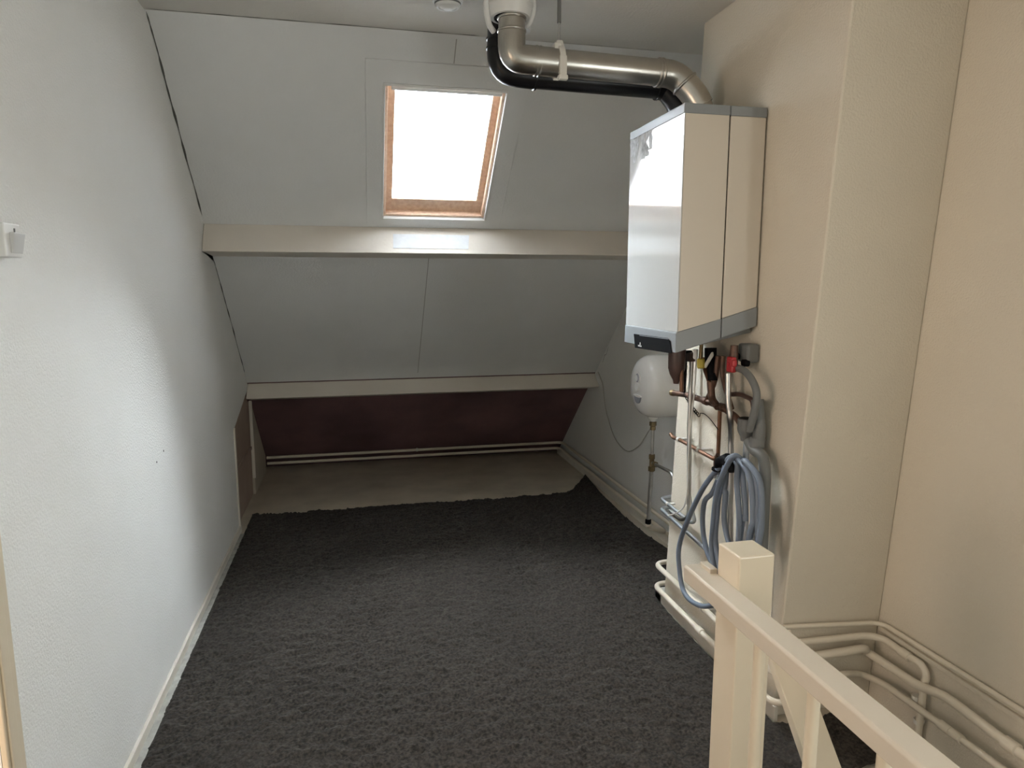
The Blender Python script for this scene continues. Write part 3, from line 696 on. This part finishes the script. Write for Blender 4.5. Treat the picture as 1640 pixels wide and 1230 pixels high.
# copper manifold
def manifold():
    t = thing('copper_manifold', 'tarnished copper pipe with tees sloping under the boiler to the grey funnel', 'pipe')
    p = X(xp, (1076, 629), (1098, 632), (1130, 642), (1155, 652), (1180, 668), (1192, 690))
    obj('tube', tube(p, 0.0125, 0.03, 18), M['copper'], t, smooth=True)
    obj('end_cap', lathe_n(p[0], p[1]-p[0], [(-0.004, 0.010), (0, 0.0145), (0.02, 0.0145), (0.024, 0.012)], 18), M['brass'], t, smooth=True)
    q = X(xp, (1131, 643), (1141, 622), (1147, 600)); obj('branch', tube(q+X(xp, (1150, 570)), 0.011, 0.03, 16), M['copper'], t, smooth=True)
    q = X(xp, (1141, 628), (1135, 608), (1128, 590), (1128, 572)); obj('branch', tube(q, 0.009, 0.03, 16), M['bcopper'], t, smooth=True)
    q = X(xp-0.01, (1150, 652), (1140, 640), (1138, 612)); obj('tee', tube(q, 0.015, 0.02, 16), M['copper'], t, smooth=True)
    d = (p[3]-p[2]).normalized()
    for k in (2, 3): obj('joint_ring', lathe_n(p[k]+d*0.004, d, [(-0.014, 0.013), (-0.012, 0.017), (0.012, 0.017), (0.014, 0.013)], 16), M['copper'], t, smooth=True)
    q = X(xp+0.01, (1158, 570), (1156, 598), (1163, 626), (1172, 655)); obj('branch', tube(q, 0.010, 0.05, 16), M['copper'], t, smooth=True)
    q = X(xp+0.02, (1165, 632), (1185, 631), (1205, 640), (1207, 655)); obj('branch', tube(q, 0.009, 0.03, 16), M['brown'], t, smooth=True)
manifold()
# orange copper drop pipe and its clipped horizontal run
pipe_thing('copper_drop_pipe', 'brown copper pipe dropping from the manifold with two white clips on its level run',
           X(xp+0.02, (1153, 655), (1150, 730))+X(xp+0.002, (1143, 735), (1088, 704), (1078, 701), (1074, 695)), 0.0085, 'bcopper', 0.03,
           clips=[(X(xp+0.002, (1087, 704))[0], (0, 1, 0.1), V((0.062, 0, 0))), (X(xp+0.002, (1119, 721))[0], (0, 1, 0.1), V((0.062, 0, 0)))])
pipe_thing('copper_tail_pipe', 'short dark copper tail bending down beside the hose top', X(xp+0.01, (1150, 728), (1146, 738), (1146, 748)), 0.009, 'copper', 0.02)
# chrome pipes
pipe_thing('chrome_pipe', 'left of two upright chrome pipes below the boiler, bent at its foot', X(xp-0.03, (1108, 575), (1104, 680), (1103, 829), (1090, 833), (1074, 818)), 0.0090, 'steel', 0.03)
pipe_thing('white_thin_pipe', 'thin whitish tube crossing in front of the left chrome pipe', X(xp-0.06, (1115, 572), (1113, 620), (1104, 700), (1101, 790))+X(xp-0.04, (1096, 812), (1084, 822), (1070, 826)), 0.0032, 'clip', 0.03)
ct = pipe_thing('chrome_pipe', 'right of two upright chrome pipes, under the red tap', X(xp-0.02, (1166, 598), (1166, 645), (1170, 668))+X(xp+0.008, (1171, 700), (1170, 740), (1170, 880)), 0.0115, 'steel', 0.03)
# taps under the boiler
def taps():
    t = thing('boiler_tap', 'red plastic tap handle under the right side of the boiler', 'tap')
    p = X(xp-0.02, (1177, 583))[0]
    obj('valve_body', lathe_n(p+V((0, 0.01, 0.07)), (0, 0, -1), [(0, 0.014), (0.04, 0.016), (0.08, 0.016), (0.10, 0.013)], 18), M['copper'], t, smooth=True)
    bm = bmesh.new(); box(bm, (p.x-0.028, p.y-0.026, p.z-0.030), (p.x-0.008, p.y+0.016, p.z+0.028)); box(bm, (p.x-0.028, p.y-0.034, p.z-0.008), (p.x-0.01, p.y-0.02, p.z+0.020))
    obj('handle', bm, M['red'], t, bevel=0.006, seg=3)
    obj('handle_stem', cyl(p+V((-0.03, 0, 0)), p+V((0.005, 0, 0)), 0.008, 14), M['red'], t, smooth=True)
    t = thing('filling_valve', 'black plastic filling valve with a pale lever under the middle of the boiler', 'valve')
    p = X(xp-0.01, (1139, 585))[0]
    bm = bmesh.new(); sweep(bm, [p+V((0, 0.01, 0.07)), p+V((0, 0.005, 0.01))], 0.024, 18); sweep(bm, [p+V((0, 0.005, 0.015)), p+V((0, -0.010, -0.045))], 0.017, 18); sweep(bm, [p+V((0, -0.012, -0.03)), p+V((0, -0.016, -0.060))], 0.020, 10)
    obj('valve_body', bm, M['black'], t, smooth=True)
    obj('lever', hexa(bmesh.new(), [v for v in (p+V((-0.03, -0.055, 0.045)), p+V((-0.02, -0.055, 0.045)), p+V((-0.02, 0.0, -0.012)), p+V((-0.03, 0.0, -0.012)), p+V((-0.03, -0.05, 0.060)), p+V((-0.02, -0.05, 0.060)), p+V((-0.02, 0.005, 0.004)), p+V((-0.03, 0.005, 0.004)))]), M['clip'], t, bevel=0.003)
    t = thing('yellow_capped_valve', 'small valve with a yellow cap under the boiler', 'valve')
    p = X(xp-0.05, (1122, 583))[0]
    obj('cap', lathe_n(p+V((0, 0, 0.022)), (0, -0.1, -1), [(0, 0.012), (0.004, 0.016), (0.036, 0.016), (0.040, 0.012)], 8), M['yellow'], t)
    obj('stem', cyl(p+V((0, 0, 0.08)), p+V((0, 0, 0.01)), 0.008, 14), M['brass'], t, smooth=True)
    t = thing('pipe_union', 'dark red-brown union nut above the left chrome pipe', 'fitting')
    p = X(xp-0.03, (1107, 576))[0]
    obj('nut', lathe_n(p+V((0, 0, 0.03)), (0, 0, -1), [(0, 0.016), (0.004, 0.021), (0.034, 0.021), (0.038, 0.014)], 6), M['brown'], t)
    obj('nut_collar', lathe_n(p+V((0, 0.03, 0.036)), (0, 0, -1), [(0, 0.014), (0.004, 0.018), (0.03, 0.018), (0.036, 0.012)], 6), M['black'], t)
    t = thing('white_nozzle', 'white plastic nut at the top of the thin whitish tube', 'fitting')
    p = X(xp-0.06, (1114, 569))[0]
    obj('nut', lathe_n(p+V((0, 0, 0.024)), (0, 0, -1), [(0, 0.010), (0.034, 0.010), (0.040, 0.006)], 12), M['white'], t, smooth=True)
    t = thing('connection_block', 'grey plastic block with dark ports under the rear right of the boiler', 'fitting')
    p = X(xp+0.01, (1190, 572))[0]
    obj('block', B((p.x, p.y-0.03, p.z-0.02), (p.x+0.05, p.y+0.04, p.z+0.050)), M['grey'], t, bevel=0.008)
    obj('port', cyl(p+V((0.01, -0.02, -0.02)), p+V((-0.012, -0.02, -0.02)), 0.014, 16), M['black'], t, smooth=True)
    obj('port', cyl(p+V((0.01, 0.03, 0.0)), p+V((-0.012, 0.03, 0.0)), 0.012, 16), M['black'], t, smooth=True)
taps()
# curly black wire
bm = bmesh.new(); pts = []; a = X(xp-0.01, (1096, 630), (1108, 652), (1119, 665)); n = 130
for i in range(n):
    s = i/(n-1); base = a[0].lerp(a[1], s*2) if s < 0.5 else a[1].lerp(a[2], s*2-1)
    ang = s*2*math.pi*9; pts.append(base+V((0.006*math.cos(ang), 0.004*math.sin(ang), 0.007*math.sin(ang))))
pts += catmull(X(xp+0.01, (1121, 662), (1128, 663), (1138, 672), (1150, 688)), 8)
one('coiled_wire', 'thin curly black wire crossing the white chimney breast under the boiler', 'wire', sweep(bm, pts, 0.0018, 6), 'black')

# grey drain: funnel, trap, upright waste pipe, ventilated hose
def drain():
    t = thing('drain_pipe', 'grey plastic drain with funnel cup on the chimney breast beside the hose', 'drain pipe')
    p = X(xp+0.01, (1196, 672))[0]
    obj('funnel', lathe_n(V((p.x, p.y, p.z+0.004)), (0, 0, -1), [(0, 0.030), (0.002, 0.033), (0.040, 0.033), (0.052, 0.030), (0.070, 0.020), (0.085, 0.018), (0.085, 0.001)], 28), M['grey'], t, smooth=True)
    obj('funnel_opening', lathe_n(V((p.x, p.y, p.z+0.005)), (0, 0, 1), [(0, 0.028), (0.001, 0.028)], 24), M['black'], t)
    q = X(xp+0.01, (1199, 706), (1208, 722), (1222, 728), (1226, 760), (1222, 880)); q[-1].z = 0.30; q.append(V((1.475, q[-1].y, 0.28)))
    obj('upright_pipe', tube(q, 0.020, 0.04, 20), M['grey'], t, smooth=True)
    r_ = X(xp+0.02, (1213, 640), (1217, 690), (1213, 712)); obj('inlet_pipe', tube(r_, 0.022, 0.04, 18), M['grey'], t, smooth=True)
    obj('socket', lathe_n(r_[-1]+V((0, 0, 0.03)), (0, 0.05, -1), [(0, 0.022), (0.002, 0.027), (0.04, 0.027), (0.043, 0.022)], 20), M['grey'], t, smooth=True)
drain()
q = catmull(X(xp-0.02, (1176, 588), (1192, 594), (1205, 610), (1212, 632), (1208, 660), (1200, 690)), 8)
one('waste_hose', 'thick grey flexible hose arching from the red tap down to the drain', 'hose', sweep(bmesh.new(), q, 0.0135, 16), 'grey')
o = pipe_thing('drain_side_pipe', 'pale grey pipe going down from the funnel behind the hose', X(xp+0.02, (1196, 705), (1194, 745), (1194, 880)), 0.012, 'zinc', 0.02)
# wall stub at the right of the drain
p = at(0, 1.47, 1229, 768)
one('wall_plug', 'small dark stub on the chimney breast right of the hanging hose', 'stub', lathe_n(p+V((0.004, 0, 0)), (-1, 0, 0), [(0, 0.012), (0.02, 0.012), (0.024, 0.008)], 12), 'grey')

# garden tap with hanging hose
def hose():
    t = thing('drain_tap', 'chrome tap behind the hose bundle on the chimney breast', 'tap')
    p = X(xp-0.01, (1166, 750))[0]
    obj('spout', tube([p+V((0.075, 0.0, 0.01)), p+V((0.0, 0.0, 0.012)), p+V((-0.035, 0.01, -0.010)), p+V((-0.035, 0.015, -0.045))], 0.010, 0.02, 14), M['steel'], t, smooth=True)
    obj('nut', lathe_n(p+V((-0.035, 0.012, -0.020)), (0, 0, -1), [(0, 0.012), (0.003, 0.017), (0.02, 0.017), (0.024, 0.012)], 6), M['steel'], t)
    obj('handle', cyl(p+V((-0.01, 0.015, 0.012)), p+V((-0.01, -0.035, 0.025)), 0.006, 10), M['steel'], t, smooth=True)
    h = thing('garden_hose', 'blue-grey garden hose hung in long loops below the boiler behind the newel post', 'hose')
    loops = [  # (bottom pixel y, left bulge px, right bulge px, x plane)
        (965, 1088, 1186, 1.345), (905, 1126, 1196, 1.365), (925, 1146, 1208, 1.335), (890, 1160, 1216, 1.35), (940, 1140, 1222, 1.325)]
    top = (1163, 738)
    pts = []
    cap0 = at(0, 1.375, 1155, 742)
    for i, (yb_, lx, rx, xx) in enumerate(loops):
        ty = top[1]-i*1.2; x2 = xx+0.004
        mid = (lx+rx)/2
        pts += X(xx, (1160+i*3, ty), (1160-(1160-lx)*0.52, ty+50), (lx+2, yb_-100), (lx, yb_-55), (lx+10, yb_-12), (mid-8, yb_+6), (rx-18, yb_-14), (rx-6, yb_-75))
        pts += X(x2, (rx-2, ty+95), (rx-6, ty+35), (1180+i*3, ty+4))
    # the loops end running down to the floor beside the post
    pts += X(1.35, (1200, 760), (1212, 820), (1214, 900))
    obj('hose_tube', sweep(bmesh.new(), catmull(pts, 7), 0.0105, 12), M['hose'], h, smooth=True)
    bm = bmesh.new(); a = X(1.345, (1149, 744), (1164, 737), (1172, 742))
    sweep(bm, [a[0]+V((0, 0.0, -0.010)), a[0]+V((0, -0.02, 0.014)), a[1], a[2]+V((0, 0, -0.01)), a[2]+V((0, -0.012, -0.03))], 0, 14, radii=[0.012, 0.022, 0.027, 0.022, 0.014])
    obj('end_coupling', bm, M['black'], h, smooth=True)
    obj('coupling_ring', lathe_n(a[0]+V((0, 0.006, -0.016)), (0, 0.3, -1), [(0, 0.012), (0.002, 0.018), (0.008, 0.018), (0.010, 0.012)], 16), M['black'], h, smooth=True)
hose()

# ---------------------------------------------------------------- balustrade
def balustrade():
    t = thing('newel_post', 'square cream painted newel post at the top of the stairs', 'newel post', loc=(0.957, 1.493, 0))
    obj('post', B((-0.047, -0.050, 0.0), (0.053, 0.052, 0.93)), M['cream'], t, bevel=0.005, seg=3)
    h = thing('stair_handrail', 'cream painted handrail with balusters running from the newel post toward the viewer', 'railing', loc=(0.88, 0.9, 0))
    zt = 0.845
    hx0, hx1 = 0.8505-0.88, 0.9095-0.88
    bm = bmesh.new()
    yf, yn = 1.615-0.9, -0.9-0.9
    poly_prism(bm, [V((hx0, yf, zt-0.045)), V((hx0-0.001, yf, zt-0.006)), V((hx0+0.004, yf, zt)), V((hx1, yf, zt)), V((hx1, yf, zt-0.045)), V(((hx0+hx1)/2+0.01, yf, zt-0.050))], V((0, yn-yf, 0)))
    obj('rail', bm, M['creamrail'], h, bevel=0.002)
    obj('rail_block', B((hx1-0.020, 1.545-0.9, zt-0.002), (hx1+0.002, 1.60-0.9, zt+0.012)), M['creamrail'], h, bevel=0.002)
    obj('bottom_rail', B((hx0+0.008, -0.9-0.9, 0.07), (hx1-0.008, 1.44-0.9, 0.11)), M['cream'], h, bevel=0.003)
    b0 = at(0, 0.885, 1216, 1060).y; b1 = at(0, 0.885, 1303, 1130).y; st = b0-b1
    k = 0
    while b0-st*k > -0.8:
        y = b0-st*k
        s = 0.0135
        bm = bmesh.new(); sweep(bm, [V((0.004, y-0.9, 0.10)), V((0.004, y-0.9, zt-0.044))], s, 12)
        obj('baluster', bm, M['cream'], h, smooth=True); k += 1
balustrade()
# raked string board of the stairs going down
def stairs():
    a = at(0, 1.22, 1240, 1067); b = at(0, 1.22, 1284, 1194); d = (b-a).normalized()
    up = V((0, -d.z, d.y)); up = up if up.z > 0 else -up
    p0 = a-d*0.10; p1 = b+d*1.3
    t = thing('stair_string', 'cream painted raked board descending behind the balusters', 'stair board')
    obj('board', poly_prism(bmesh.new(), [p0, p0+V((0.10, 0, 0)), p0+V((0.10, 0, 0))-up*0.032, p0-up*0.032], p1-p0), M['cream'], t, bevel=0.003)
    s = thing('staircase', 'dark carpeted stairs going down beside the handrail', 'stairs', loc=(1.4, 1.735, 0))
    for k in range(9):
        z = -0.19*(k+1); y = -0.22*k
        obj('tread', B((-0.38, y-0.24, z-0.03), (0.48, y, z)), M['carpet'], s, bevel=0.01)
        obj('riser', B((-0.38, y-0.02, z), (0.48, y, z+0.16)), M['carpet'], s)
    struct(obj('wall_stairwell', B((0.985, -2.2, -2.2), (1.015, 1.74, 0.0)), M['wallwarm']))
    struct(obj('wall_stairhead', B((0.985, 1.74, -2.2), (XR, 1.78, -0.03)), M['wallwarm']))
stairs()
